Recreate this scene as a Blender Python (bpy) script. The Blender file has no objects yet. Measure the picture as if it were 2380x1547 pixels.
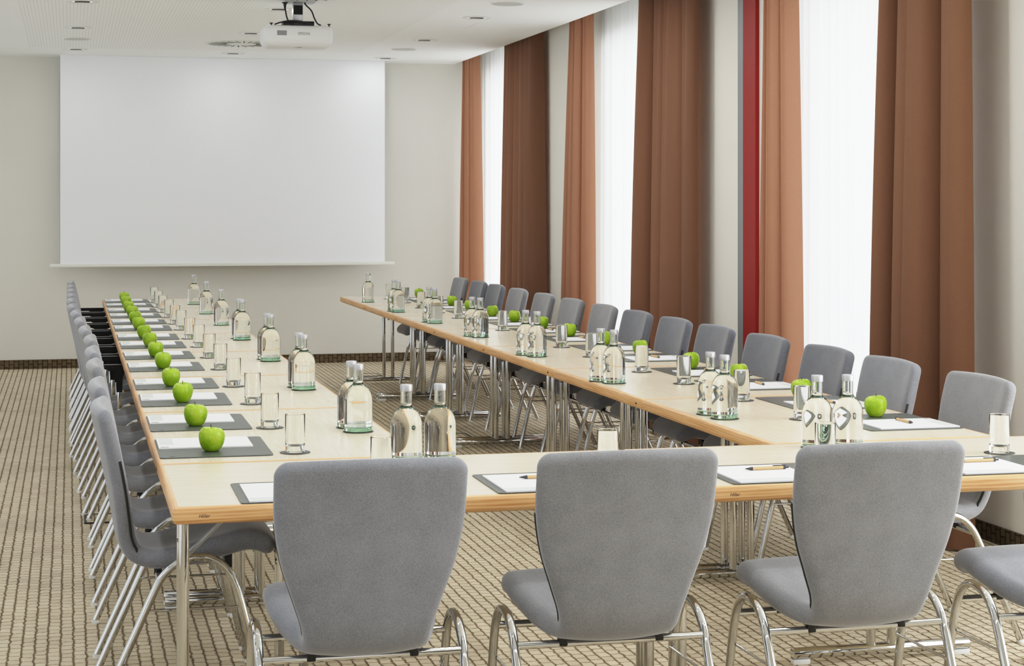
import bpy, bmesh, math, random
from mathutils import Vector, Matrix
random.seed(7)
PI = math.pi
C = bpy.context.scene.collection
SC = bpy.context.scene

# ------------------------------------------------------------------ materials
def new_mat(name):
    m = bpy.data.materials.new(name); m.use_nodes = True
    nt = m.node_tree
    return m, nt, nt.nodes['Principled BSDF']
def lin(r, g, b):
    f = lambda c: (c/255/12.92) if c/255 <= .04045 else ((c/255+.055)/1.055)**2.4
    return (f(r), f(g), f(b), 1)
def plain(name, col, rough=.5, metal=0., **kw):
    m, nt, p = new_mat(name)
    p.inputs['Base Color'].default_value = col
    p.inputs['Roughness'].default_value = rough
    p.inputs['Metallic'].default_value = metal
    for k, v in kw.items(): p.inputs[k].default_value = v
    return m
def coords(nt, scale=(1, 1, 1), rot=(0, 0, 0), kind='Object'):
    tc = nt.nodes.new('ShaderNodeTexCoord'); mp = nt.nodes.new('ShaderNodeMapping')
    mp.inputs['Scale'].default_value = scale; mp.inputs['Rotation'].default_value = rot
    nt.links.new(tc.outputs[kind], mp.inputs['Vector'])
    return mp.outputs['Vector']
def noise(nt, vec, scale, detail=3, rough=.55):
    n = nt.nodes.new('ShaderNodeTexNoise')
    n.inputs['Scale'].default_value = scale; n.inputs['Detail'].default_value = detail
    n.inputs['Roughness'].default_value = rough
    nt.links.new(vec, n.inputs['Vector'])
    return n.outputs['Fac']
def ramp(nt, fac, stops):
    r = nt.nodes.new('ShaderNodeValToRGB')
    e = r.color_ramp.elements
    e[0].position, e[0].color = stops[0]
    e[1].position, e[1].color = stops[-1]
    for pos, col in stops[1:-1]:
        x = e.new(pos); x.color = col
    nt.links.new(fac, r.inputs['Fac'])
    return r.outputs['Color']
def bump(nt, p, h, strength, dist=.002):
    b = nt.nodes.new('ShaderNodeBump')
    b.inputs['Strength'].default_value = strength; b.inputs['Distance'].default_value = dist
    nt.links.new(h, b.inputs['Height']); nt.links.new(b.outputs['Normal'], p.inputs['Normal'])

def velvet(name, dark, light):
    m, nt, p = new_mat(name)
    v = coords(nt)
    a = noise(nt, v, 5, 4, .6); b = noise(nt, v, 260, 2, .6)
    mix = nt.nodes.new('ShaderNodeMath'); mix.operation = 'MULTIPLY_ADD'
    nt.links.new(b, mix.inputs[0]); mix.inputs[1].default_value = .5
    fl = nt.nodes.new('ShaderNodeMath'); fl.operation = 'MULTIPLY_ADD'; fl.inputs[1].default_value = .45; fl.inputs[2].default_value = .275
    nt.links.new(a, fl.inputs[0]); nt.links.new(fl.outputs[0], mix.inputs[2])
    nt.links.new(ramp(nt, mix.outputs[0], [(.5, dark), (1.0, light)]), p.inputs['Base Color'])
    p.inputs['Roughness'].default_value = .85
    p.inputs['Sheen Weight'].default_value = .45
    p.inputs['Sheen Roughness'].default_value = .4
    p.inputs['Specular IOR Level'].default_value = .2
    bump(nt, p, b, .25, .0015)
    return m

M = {}
M['velvet_blue'] = velvet('grey_velvet', lin(104, 106, 112), lin(148, 150, 157))
M['velvet_warm'] = velvet('warm_grey_velvet', lin(106, 107, 110), lin(150, 151, 155))
M['velvet_dark'] = velvet('dark_grey_velvet', lin(86, 88, 95), lin(126, 128, 136))
M['zip'] = plain('zip_black', lin(38, 42, 40), .5)
M['chrome'] = plain('chrome', (.60, .60, .59, 1), .05, 1.)
M['white_plastic'] = plain('white_plastic', lin(232, 233, 230), .4)
M['black_plastic'] = plain('black_plastic', lin(22, 22, 23), .4)
M['arm_black'] = plain('arm_black', lin(18, 18, 19), .32)

def laminate():
    m, nt, p = new_mat('maple_laminate')
    v = coords(nt, (1.2, 22, 1))
    f = noise(nt, v, 6, 4)
    nt.links.new(ramp(nt, f, [(.3, lin(214, 202, 178)), (.7, lin(229, 219, 196))]), p.inputs['Base Color'])
    p.inputs['Roughness'].default_value = .27
    p.inputs['Specular IOR Level'].default_value = .5
    return m
M['laminate'] = laminate()
def beech():
    m, nt, p = new_mat('beech_edge')
    v = coords(nt, (1.6, 1.6, 26))
    f = noise(nt, v, 3.2, 5, .6)
    w = nt.nodes.new('ShaderNodeTexWave'); w.bands_direction = 'Z'
    w.inputs['Scale'].default_value = 1.3; w.inputs['Distortion'].default_value = 7
    w.inputs['Detail'].default_value = 2; w.inputs['Detail Scale'].default_value = .6
    nt.links.new(coords(nt, (2.2, 2.2, 24)), w.inputs['Vector'])
    mm = nt.nodes.new('ShaderNodeMath'); mm.operation = 'MULTIPLY_ADD'
    nt.links.new(w.outputs['Fac'], mm.inputs[0]); mm.inputs[1].default_value = .3; nt.links.new(f, mm.inputs[2])
    nt.links.new(ramp(nt, mm.outputs[0], [(.35, lin(188, 134, 84)), (.62, lin(214, 164, 112)), (.9, lin(228, 184, 136))]), p.inputs['Base Color'])
    p.inputs['Roughness'].default_value = .38
    return m
M['beech'] = beech()
M['mark'] = plain('burnt_mark', lin(70, 62, 58), .7)

def carpet(name, base_a, base_b, seam, plane='floor', rib=lin(104, 88, 68)):
    m, nt, p = new_mat(name)
    # bricks running along the room's length, half-lapped between neighbouring ribs
    rot = (0, 0, PI/2) if plane == 'floor' else ((PI/2, 0, 0) if plane == 'back' else (PI/2, 0, PI/2))
    br = nt.nodes.new('ShaderNodeTexBrick')
    tc = nt.nodes.new('ShaderNodeTexCoord'); sep = nt.nodes.new('ShaderNodeSeparateXYZ'); com = nt.nodes.new('ShaderNodeCombineXYZ')
    nt.links.new(tc.outputs['Object'], sep.inputs[0])
    a, b = {'floor': ('Y', 'X'), 'back': ('Z', 'X'), 'right': ('Z', 'Y')}[plane]
    nz = noise(nt, tc.outputs['Object'], 24, 3, .7)
    ad = nt.nodes.new('ShaderNodeMath'); ad.operation = 'MULTIPLY_ADD'
    nt.links.new(nz, ad.inputs[0]); ad.inputs[1].default_value = .026; nt.links.new(sep.outputs[a], ad.inputs[2])
    ad2 = nt.nodes.new('ShaderNodeMath'); ad2.operation = 'MULTIPLY_ADD'
    nt.links.new(nz, ad2.inputs[0]); ad2.inputs[1].default_value = -.022; nt.links.new(sep.outputs[b], ad2.inputs[2])
    nt.links.new(ad.outputs[0], com.inputs[0]); nt.links.new(ad2.outputs[0], com.inputs[1])
    nt.links.new(com.outputs[0], br.inputs['Vector'])
    br.inputs['Scale'].default_value = 1
    br.inputs['Brick Width'].default_value = .056; br.inputs['Row Height'].default_value = .043
    br.inputs['Mortar Size'].default_value = .0036; br.inputs['Mortar Smooth'].default_value = .8
    br.inputs['Bias'].default_value = 0
    br.inputs['Color1'].default_value = base_a; br.inputs['Color2'].default_value = base_b
    br.inputs['Mortar'].default_value = seam
    br.offset = .5
    big = noise(nt, tc.outputs['Object'], 2.2, 3)
    fine = noise(nt, tc.outputs['Object'], 420, 2)
    mx = nt.nodes.new('ShaderNodeMix'); mx.data_type = 'RGBA'; mx.blend_type = 'MULTIPLY'
    mx.inputs['Factor'].default_value = 1
    s = nt.nodes.new('ShaderNodeMath'); s.operation = 'ADD'
    nt.links.new(big, s.inputs[0]); nt.links.new(fine, s.inputs[1])
    fr = nt.nodes.new('ShaderNodeMath'); fr.operation = 'DIVIDE'; nt.links.new(ad2.outputs[0], fr.inputs[0]); fr.inputs[1].default_value = .043
    fc = nt.nodes.new('ShaderNodeMath'); fc.operation = 'FRACT'; nt.links.new(fr.outputs[0], fc.inputs[0])
    dd = nt.nodes.new('ShaderNodeMath'); dd.operation = 'SUBTRACT'; nt.links.new(fc.outputs[0], dd.inputs[0]); dd.inputs[1].default_value = .5
    ab = nt.nodes.new('ShaderNodeMath'); ab.operation = 'ABSOLUTE'; nt.links.new(dd.outputs[0], ab.inputs[0])
    sm = nt.nodes.new('ShaderNodeMapRange'); sm.interpolation_type = 'SMOOTHSTEP'; nt.links.new(ab.outputs[0], sm.inputs[0])
    sm.inputs[1].default_value = .30; sm.inputs[2].default_value = .5; sm.inputs[3].default_value = 0; sm.inputs[4].default_value = .50
    rb = nt.nodes.new('ShaderNodeMix'); rb.data_type = 'RGBA'
    nt.links.new(sm.outputs[0], rb.inputs['Factor']); nt.links.new(br.outputs['Color'], rb.inputs['A']); rb.inputs['B'].default_value = rib
    nt.links.new(rb.outputs['Result'], mx.inputs['A'])
    nt.links.new(ramp(nt, s.outputs[0], [(.7, (.78, .78, .78, 1)), (1., (1, 1, 1, 1))]), mx.inputs['B'])
    s.use_clamp = False
    nt.links.new(mx.outputs['Result'], p.inputs['Base Color'])
    p.inputs['Roughness'].default_value = .95
    p.inputs['Specular IOR Level'].default_value = .1
    inv = nt.nodes.new('ShaderNodeMath'); inv.operation = 'SUBTRACT'; inv.inputs[0].default_value = 1
    nt.links.new(br.outputs['Fac'], inv.inputs[1])
    bump(nt, p, inv.outputs[0], .8, .008)
    return m
M['carpet'] = carpet('woven_carpet', lin(214, 202, 178), lin(201, 188, 164), lin(148, 131, 107))
M['carpet_back'] = carpet('carpet_skirting', lin(120, 104, 82), lin(106, 92, 72), lin(58, 48, 38), 'back', lin(70, 58, 46))
M['carpet_right'] = carpet('carpet_skirting_side', lin(112, 96, 76), lin(98, 84, 66), lin(48, 40, 32), 'right', lin(56, 46, 36))

def wallmat(name, col):
    m, nt, p = new_mat(name)
    v = coords(nt)
    f = noise(nt, v, 1.5, 3)
    c2 = tuple(x*.97 for x in col[:3])+(1,)
    nt.links.new(ramp(nt, f, [(.3, c2), (.7, col)]), p.inputs['Base Color'])
    p.inputs['Roughness'].default_value = .8
    p.inputs['Specular IOR Level'].default_value = .2
    bump(nt, p, noise(nt, v, 300, 2), .08, .001)
    return m
M['wall'] = wallmat('cream_wall', lin(226, 224, 215))
M['wall_brightened'] = wallmat('brightened_side_wall', lin(238, 235, 226))  # wall paint lightened to stand in for light missing on this side
def ceilingmat():
    m, nt, p = new_mat('perforated_ceiling')
    w = nt.nodes.new('ShaderNodeTexWave'); w.wave_type = 'BANDS'; w.bands_direction = 'X'
    w.inputs['Scale'].default_value = 13
    vec = coords(nt)
    nt.links.new(vec, w.inputs['Vector'])
    line = ramp(nt, w.outputs['Fac'], [(0, (.86, .87, .85, 1)), (.3, (1, 1, 1, 1))])
    sep = nt.nodes.new('ShaderNodeSeparateXYZ'); nt.links.new(vec, sep.inputs[0])
    # the perforated field ends at a plain border along the walls
    mr = nt.nodes.new('ShaderNodeMapRange'); mr.inputs[1].default_value = 2.55; mr.inputs[2].default_value = 2.56
    nt.links.new(sep.outputs['X'], mr.inputs[0])
    mr2 = nt.nodes.new('ShaderNodeMapRange'); mr2.inputs[1].default_value = -.34; mr2.inputs[2].default_value = -.35
    nt.links.new(sep.outputs['X'], mr2.inputs[0])
    mr3 = nt.nodes.new('ShaderNodeMapRange'); mr3.inputs[1].default_value = 16.3; mr3.inputs[2].default_value = 16.31
    nt.links.new(sep.outputs['Y'], mr3.inputs[0])
    mxx = nt.nodes.new('ShaderNodeMath'); mxx.operation = 'MAXIMUM'
    nt.links.new(mr.outputs[0], mxx.inputs[0]); nt.links.new(mr2.outputs[0], mxx.inputs[1])
    mx3 = nt.nodes.new('ShaderNodeMath'); mx3.operation = 'MAXIMUM'
    nt.links.new(mxx.outputs[0], mx3.inputs[0]); nt.links.new(mr3.outputs[0], mx3.inputs[1])
    mix = nt.nodes.new('ShaderNodeMix'); mix.data_type = 'RGBA'
    nt.links.new(mx3.outputs[0], mix.inputs['Factor']); nt.links.new(line, mix.inputs['A']); mix.inputs['B'].default_value = (1, 1, 1, 1)
    mul = nt.nodes.new('ShaderNodeMix'); mul.data_type = 'RGBA'; mul.blend_type = 'MULTIPLY'; mul.inputs['Factor'].default_value = 1
    nt.links.new(mix.outputs['Result'], mul.inputs['A']); mul.inputs['B'].default_value = lin(247, 249, 247)
    nt.links.new(mul.outputs['Result'], p.inputs['Base Color'])
    p.inputs['Roughness'].default_value = .85
    return m
M['ceiling'] = ceilingmat()
M['ceiling_white'] = plain('white_ceiling_paint', lin(246, 248, 246), .8)
M['screen'] = plain('screen_fabric', lin(243, 245, 248), .9)
M['screen_bar'] = plain('screen_bar', lin(230, 231, 222), .5)
M['red'] = plain('red_paint', lin(150, 14, 10), .45)
M['grey_metal'] = plain('grey_metal', lin(150, 156, 158), .4, .4)

def curtainmat(name, c1, c2, tl):
    m, nt, p = new_mat(name)
    v = coords(nt)
    f = noise(nt, v, 600, 2)
    col = ramp(nt, f, [(.3, c1), (.7, c2)])
    nt.links.new(col, p.inputs['Base Color'])
    p.inputs['Roughness'].default_value = .75
    p.inputs['Sheen Weight'].default_value = .08
    p.inputs['Sheen Roughness'].default_value = .4
    p.inputs['Sheen Tint'].default_value = lin(240, 190, 160)
    tr = nt.nodes.new('ShaderNodeBsdfTranslucent'); tr.inputs['Color'].default_value = lin(206, 140, 104)
    mx = nt.nodes.new('ShaderNodeMixShader'); mx.inputs[0].default_value = tl
    nt.links.new(p.outputs[0], mx.inputs[1]); nt.links.new(tr.outputs[0], mx.inputs[2])
    nt.links.new(mx.outputs[0], nt.nodes['Material Output'].inputs[0])
    return m
M['curtain'] = curtainmat('lit_brown_curtain', lin(156, 112, 88), lin(176, 130, 104), .09)  # curtain fabric with its lit tone put into the colour
M['curtain_shaded'] = curtainmat('shaded_brown_curtain', lin(108, 75, 54), lin(126, 90, 67), .04)  # same fabric, shade of the backlit curtains put into the colour
def sheermat():
    m, nt, p = new_mat('white_sheer')
    p.inputs['Base Color'].default_value = (.93, .94, .95, 1); p.inputs['Roughness'].default_value = .9
    tr = nt.nodes.new('ShaderNodeBsdfTranslucent'); tr.inputs['Color'].default_value = (.93, .95, .97, 1)
    mx = nt.nodes.new('ShaderNodeMixShader'); mx.inputs[0].default_value = .6
    nt.links.new(p.outputs[0], mx.inputs[1]); nt.links.new(tr.outputs[0], mx.inputs[2])
    nt.links.new(mx.outputs[0], nt.nodes['Material Output'].inputs[0])
    return m
M['sheer'] = sheermat()
M['frame_white'] = plain('window_frame', lin(235, 235, 232), .4)

def glassmat(name, col, ior, rough=0.):
    m, nt, p = new_mat(name)
    g = nt.nodes.new('ShaderNodeBsdfGlass')
    g.inputs['Color'].default_value = col; g.inputs['IOR'].default_value = ior; g.inputs['Roughness'].default_value = rough
    nt.links.new(g.outputs[0], nt.nodes['Material Output'].inputs[0])
    return m
M['glass'] = glassmat('clear_glass', (.985, .99, .985, 1), 1.45)
M['bottle_glass'] = glassmat('bottle_water_glass', (.985, .99, .98, 1), 1.34)
M['bottle_neck'] = glassmat('bottle_neck_glass', (.98, .99, .98, 1), 1.45)
M['bottle_base'] = glassmat('green_base_glass', (.82, .93, .86, 1), 1.42)
M['pane'] = glassmat('window_pane', (1, 1, 1, 1), 1.0)
M['cap'] = plain('aluminium_cap', lin(190, 190, 192), .42, .75)

def matmat():
    m, nt, p = new_mat('leather_mat')
    v = coords(nt)
    f = noise(nt, v, 350, 2)
    nt.links.new(ramp(nt, f, [(.3, lin(70, 75, 72)), (.7, lin(90, 95, 92))]), p.inputs['Base Color'])
    p.inputs['Roughness'].default_value = .38
    bump(nt, p, f, .25, .001)
    return m
M['desk_mat'] = matmat()
M['coaster'] = plain('coaster_leather', lin(62, 64, 62), .4)
M['paper'] = plain('paper', lin(240, 240, 243), .75)
M['print'] = plain('pale_print', lin(206, 214, 209), .75)
M['print_dark'] = plain('grey_print', lin(160, 165, 165), .75)
M['mat_mark'] = plain('embossed_mark', lin(40, 42, 40), .5)
M['pen_body'] = plain('cardboard_pen', lin(204, 168, 122), .7)
M['pen_dark'] = plain('pen_plastic', lin(62, 62, 66), .4)
def applemat():
    m, nt, p = new_mat('green_apple_skin')
    v = coords(nt)
    a = noise(nt, v, 14, 3); b = noise(nt, v, 190, 2)
    mm = nt.nodes.new('ShaderNodeMath'); mm.operation = 'MULTIPLY_ADD'
    nt.links.new(b, mm.inputs[0]); mm.inputs[1].default_value = .35; nt.links.new(a, mm.inputs[2])
    nt.links.new(ramp(nt, mm.outputs[0], [(.45, lin(118, 156, 16)), (.66, lin(148, 186, 30)), (.85, lin(182, 206, 76))]), p.inputs['Base Color'])
    p.inputs['Roughness'].default_value = .3
    p.inputs['Subsurface Weight'].default_value = 0
    return m
M['apple'] = applemat()
M['stem'] = plain('apple_stem', lin(84, 62, 40), .8)
M['projector'] = plain('projector_white', lin(226, 227, 226), .45)
M['label_grey'] = plain('rating_label', lin(140, 142, 144), .6)
M['logo_grey'] = plain('logo_grey', lin(120, 122, 126), .6)
M['steel'] = plain('mount_steel', lin(176, 178, 180), .35, .6)
M['lamp_ring'] = plain('lamp_ring', lin(225, 226, 224), .3)
M['lamp_dark'] = plain('lamp_recess', lin(30, 30, 28), .6)
def emis(name, col, s):
    m, nt, p = new_mat(name)
    p.inputs['Emission Color'].default_value = col; p.inputs['Emission Strength'].default_value = s
    p.inputs['Base Color'].default_value = col
    return m
M['lamp_glow'] = emis('lamp_reflector', (1, .97, .9, 1), .5)
M['slot'] = plain('vent_slot', lin(24, 26, 25), .8)
M['grille'] = plain('speaker_grille', lin(200, 203, 198), .6)
M['vent_white'] = plain('vent_plate', lin(228, 230, 222), .5)

# ------------------------------------------------------------------ mesh helpers
def obj(name, bm, mat, parent=None, smooth=35, loc=None):
    me = bpy.data.meshes.new(name)
    bmesh.ops.recalc_face_normals(bm, faces=bm.faces)
    bm.to_mesh(me); bm.free()
    me.materials.append(mat)
    if smooth:
        me.shade_smooth()
        if smooth < 180: me.set_sharp_from_angle(angle=math.radians(smooth))
    o = bpy.data.objects.new(name, me); C.objects.link(o)
    if parent is not None: o.parent = parent
    if loc is not None: o.location = loc
    return o
def thing(name, label, cat, loc=(0, 0, 0), rotz=0, group=None):
    o = bpy.data.objects.new(name, None); C.objects.link(o)
    o.empty_display_size = .05
    o.location = loc; o.rotation_euler = (0, 0, rotz)
    o['label'] = label; o['category'] = cat
    if group: o['group'] = group
    return o
def tag(o, label, cat, group=None):
    o['label'] = label; o['category'] = cat
    if group: o['group'] = group
    return o
def dup(root, loc, rotz, label, group=None):
    def rec(o, par):
        c = o.copy(); C.objects.link(c)
        if par is not None:
            c.parent = par
        for ch in kids[o]: rec(ch, c)
        return c
    kids = {}
    def coll(o):
        kids[o] = list(o.children)
        for ch in kids[o]: coll(ch)
    coll(root)
    r = rec(root, None)
    r.location = loc; r.rotation_euler = (0, 0, rotz); r['label'] = label
    if group: r['group'] = group
    return r
def struct(name, bm, mat, smooth=0):
    o = obj(name, bm, mat, None, smooth); o['kind'] = 'structure'
    return o
def box(bm, lo, hi, bev=0, seg=2):
    r = bmesh.ops.create_cube(bm, size=1)
    vs = r['verts']
    for v in vs:
        v.co = Vector([lo[i]+(v.co[i]+.5)*(hi[i]-lo[i]) for i in range(3)])
    if bev:
        es = list({e for v in vs for e in v.link_edges})
        bmesh.ops.bevel(bm, geom=es, offset=bev, segments=seg, affect='EDGES', profile=.5)
    return bm
def tube(bm, pts, r, seg=12, cap=True):
    pts = [Vector(p) for p in pts]
    rs = r if isinstance(r, (list, tuple)) else [r]*len(pts)
    n = len(pts); T = []
    for i in range(n):
        a = pts[max(i-1, 0)]; b = pts[min(i+1, n-1)]
        T.append((b-a).normalized())
    up = Vector((0, 0, 1)) if abs(T[0].z) < .9 else Vector((0, 1, 0))
    N = (up-T[0]*up.dot(T[0])).normalized()
    rings = []
    for i in range(n):
        N = (N-T[i]*N.dot(T[i])).normalized(); B = T[i].cross(N)
        rings.append([bm.verts.new(pts[i]+(N*math.cos(2*PI*k/seg)+B*math.sin(2*PI*k/seg))*rs[i]) for k in range(seg)])
    for i in range(n-1):
        for k in range(seg):
            bm.faces.new((rings[i][k], rings[i][(k+1) % seg], rings[i+1][(k+1) % seg], rings[i+1][k]))
    if cap:
        bm.faces.new(rings[0][::-1]); bm.faces.new(rings[-1])
    return bm
def lathe(bm, prof, seg=32, cx=0, cy=0):
    rings = []
    for r, z in prof:
        if r < 1e-6: rings.append([bm.verts.new((cx, cy, z))])
        else: rings.append([bm.verts.new((cx+r*math.cos(2*PI*k/seg), cy+r*math.sin(2*PI*k/seg), z)) for k in range(seg)])
    for a, b in zip(rings[:-1], rings[1:]):
        if len(a) == 1 and len(b) == 1: continue
        for k in range(seg):
            k2 = (k+1) % seg
            if len(a) == 1: bm.faces.new((a[0], b[k2], b[k]))
            elif len(b) == 1: bm.faces.new((a[k], a[k2], b[0]))
            else: bm.faces.new((a[k], a[k2], b[k2], b[k]))
    return bm
def smoothpath(P, n=6):
    P = [Vector(p) for p in P]; out = []
    for i in range(len(P)-1):
        p0 = P[max(i-1, 0)]; p1 = P[i]; p2 = P[i+1]; p3 = P[min(i+2, len(P)-1)]
        for k in range(n):
            t = k/n
            out.append(.5*((2*p1)+(-p0+p2)*t+(2*p0-5*p1+4*p2-p3)*t*t+(-p0+3*p1-3*p2+p3)*t**3))
    out.append(P[-1]); return out
def rrect(x0, y0, x1, y1, r, seg=5):
    pts = []
    for cx, cy, a0 in ((x1-r, y1-r, 0), (x0+r, y1-r, PI/2), (x0+r, y0+r, PI), (x1-r, y0+r, 1.5*PI)):
        for k in range(seg+1):
            a = a0+PI/2*k/seg
            pts.append((cx+r*math.cos(a), cy+r*math.sin(a)))
    return pts
def slab(bm, pts, z0, z1):
    a = [bm.verts.new((x, y, z0)) for x, y in pts]; b = [bm.verts.new((x, y, z1)) for x, y in pts]
    n = len(pts)
    bm.faces.new(a[::-1]); bm.faces.new(b)
    for k in range(n): bm.faces.new((a[k], a[(k+1) % n], b[(k+1) % n], b[k]))
    return bm
def textmesh(name, body, size, mat, parent, mtx, shear=0, extrude=.0003):
    cu = bpy.data.curves.new(name, 'FONT'); cu.body = body; cu.size = size; cu.extrude = extrude
    cu.shear = shear; cu.align_x = 'CENTER'; cu.align_y = 'CENTER'; cu.resolution_u = 3
    t = bpy.data.objects.new(name, cu); C.objects.link(t)
    bpy.context.view_layer.update()
    me = bpy.data.meshes.new_from_object(t.evaluated_get(bpy.context.evaluated_depsgraph_get()))
    bpy.data.objects.remove(t)
    me.materials.clear(); me.materials.append(mat)
    me.transform(mtx)
    o = bpy.data.objects.new(name, me); C.objects.link(o); o.parent = parent
    return o

ORD = ['first', 'second', 'third', 'fourth', 'fifth', 'sixth', 'seventh', 'eighth', 'ninth', 'tenth', 'eleventh', 'twelfth', 'thirteenth', 'fourteenth']
def ordn(i, n):
    return 'nearest' if i == 0 else ('farthest' if i == n-1 else ORD[i]+' from near end')

# ------------------------------------------------------------------ layout numbers (metres)
XL, Y0, XR, W, L, D = .2569, 4.7364, 2.2342, .8175, 1.395, .805
LF = 1.458                      # front tables are a little longer
YW, XW, ZC = 17.35, 4.05, 2.90  # back wall, right wall, ceiling
XS = 3.66                       # ceiling edge in front of the curtains
TZ = .74
YS = Y0+D                       # start of the two long rows

# ------------------------------------------------------------------ room
bm = bmesh.new(); box(bm, (-2.3, -3, -.1), (XW+.5, YW+.3, 0)); struct('floor', bm, M['carpet'])
bm = bmesh.new(); box(bm, (-2.3, YW, 0), (XW+.5, YW+.3, 3.4)); struct('wall_back', bm, M['wall'])
WIN = [(14.85, 17.22), (10.95, 13.35), (7.68, 9.55), (3.0, 5.6)]
XP = 3.90                       # pilasters between the windows stand proud of the wall
bm = bmesh.new()
ycuts = [-3]+[v for w in WIN[::-1] for v in w]+[YW]
for a, b in zip(ycuts[0::2], ycuts[1::2]): box(bm, (XW, a, 0), (XW+.4, b, 3.4))
for a, b in WIN:
    box(bm, (XW, a, 2.78), (XW+.4, b, 3.4)); box(bm, (XW, a, 0), (XW+.4, b, .12))
for a, b in ((13.36, 14.84), (9.56, 10.94)): box(bm, (XP, a, 0), (XW+.1, b, 3.4))
struct('wall_right', bm, M['wall_brightened'])
bm = bmesh.new(); box(bm, (-2.3, -3, ZC), (XS, YW, ZC+.35)); struct('ceiling', bm, M['ceiling'])
bm = bmesh.new(); box(bm, (XS, -3, 3.2), (XW+.01, YW, 3.3)); struct('ceiling_recess', bm, M['ceiling_white'])
bm = bmesh.new(); box(bm, (-2.3, YW-.012, 0), (XW, YW, .085)); struct('baseboard_back', bm, M['carpet_back'])
bm = bmesh.new(); box(bm, (XW-.012, 5.6, 0), (XW, 9.55, .08)); box(bm, (XP-.012, 9.56, 0), (XP, 10.94, .08)); box(bm, (XP-.012, 13.36, 0), (XP, 14.84, .08)); box(bm, (XW-.012, 10.95, 0), (XW, 13.35, .08)); box(bm, (XW-.012, 14.85, 0), (XW, YW-.012, .08)); struct('baseboard_right', bm, M['carpet_right'])
bm = bmesh.new(); box(bm, (XP-.02, 10.08, .081), (XP, 10.18, 3.2), .002); struct('trim_1', bm, M['grey_metal'])
bm = bmesh.new(); box(bm, (XP-.025, 9.88, .081), (XP, 10.08, 3.2), .002); struct('trim_2', bm, M['red'])
for i, (a, b) in enumerate(WIN):
    bm = bmesh.new()
    x0, x1 = XW+.30, XW+.36
    e = .0
    for lo, hi in (((x0, a+e, .12), (x1, a+.07, 2.78)), ((x0, b-.07, .12), (x1, b-e, 2.78)), ((x0, a+.07, .12), (x1, b-.07, .19)),
                   ((x0, a+.07, 2.71), (x1, b-.07, 2.78)), ((x0, (a+b)/2-.03, .19), (x1, (a+b)/2+.03, 2.71))):
        box(bm, lo, hi)
    w = obj('window_%d' % (i+1), bm, M['frame_white'], None, 0); w['kind'] = 'structure'
    bm = bmesh.new(); box(bm, (x0+.025, a+.07, .19), (x0+.031, b-.07, 2.71)); obj('pane', bm, M['pane'], w, 0)

# ------------------------------------------------------------------ ceiling fittings
def downlight():
    t = thing('downlight', '', 'downlight')
    bm = bmesh.new(); lathe(bm, [(.072, .0), (.085, -.007), (.1, -.007), (.108, -.003), (.108, .0)], 32); obj('ring', bm, M['lamp_ring'], t, 60)
    bm = bmesh.new(); lathe(bm, [(.0, -.0012), (.076, -.0012), (.076, -.0005), (0, -.0005)], 32); obj('reflector', bm, M['lamp_glow'], t, 30)
    bm = bmesh.new(); box(bm, (-.05, -.05, -.0035), (.05, .045, -.0013), .0005); obj('lamp_slot', bm, M['lamp_dark'], t, 0)
    return t
dl0 = downlight(); used = False
DL = [((.05, 16.45), 'small round downlight at upper left, closest to the screen wall'), ((.06, 14.45), 'round ceiling downlight at upper left, middle one of three'),
      ((.08, 12.58), 'round ceiling downlight at upper left, cut by the photo edge'), ((1.44, 16.57), 'round downlight just below the ceiling vent above the screen'),
      ((1.41, 14.59), 'round downlight half hidden left of the projector'), ((1.43, 12.75), 'round downlight partly hidden behind the projector mount'),
      ((2.88, 16.77), 'round downlight above right top corner of the screen'), ((2.88, 14.85), 'round downlight right of the projector, second from the screen wall'),
      ((2.91, 12.98), 'large round downlight nearest the camera over the right table row')]
for (x, y), lab in DL:
    if not used:
        dl0.location = (x, y, ZC); dl0['label'] = lab; dl0['group'] = 'ceiling downlights'; used = True
    else: dup(dl0, (x, y, ZC), 0, lab, 'ceiling downlights')
def speaker():
    t = thing('ceiling_speaker', '', 'speaker')
    bm = bmesh.new(); lathe(bm, [(.1, 0), (.112, -.007), (.115, -.004), (.115, 0)], 32); obj('rim', bm, M['lamp_ring'], t, 60)
    bm = bmesh.new(); lathe(bm, [(0, -.006), (.1, -.006), (.101, 0), (0, -.0005)], 32); obj('grille', bm, M['grille'], t, 60)
    return t
s0 = speaker()
for i, ((x, y), lab) in enumerate([((.05, 15.4), 'flat round ceiling speaker between two downlights at upper left'), ((2.87, 15.76), 'flat round ceiling speaker between downlights right of the projector'),
                                   ((2.91, 12.02), 'flat round ceiling speaker near top edge, above the right windows')]):
    if i == 0: s0.location = (x, y, ZC); s0['label'] = lab; s0['group'] = 'ceiling speakers'
    else: dup(s0, (x, y, ZC), 0, lab, 'ceiling speakers')
def vent():
    t = thing('swirl_vent', '', 'air vent')
    bm = bmesh.new(); lathe(bm, [(0, -.006), (.29, -.006), (.31, -.004), (.312, 0), (0, -.0005)], 48); obj('face_plate', bm, M['vent_white'], t, 60)
    bm = bmesh.new()
    for k in range(26):
        a = 2*PI*k/26
        r = bmesh.ops.create_cube(bm, size=1)
        for v in r['verts']:
            p = Vector((.200+v.co.x*.15, .03+v.co.y*.009, -.0069+v.co.z*.0012))
            v.co = Matrix.Rotation(a, 3, 'Z') @ p
    obj('slots', bm, M['slot'], t, 0)
    return t
v0 = vent(); v0.location = (1.42, 15.54, ZC); v0['label'] = 'round swirl air vent in the ceiling left of the projector'; v0['group'] = 'ceiling swirl vents'
dup(v0, (1.53, 11.83, ZC), .2, 'round swirl air vent at top edge, right above the projector', 'ceiling swirl vents')
bm = bmesh.new(); box(bm, (3.0, 13.3, ZC-.0025), (3.42, 13.85, ZC-.0002), .001)
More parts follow.
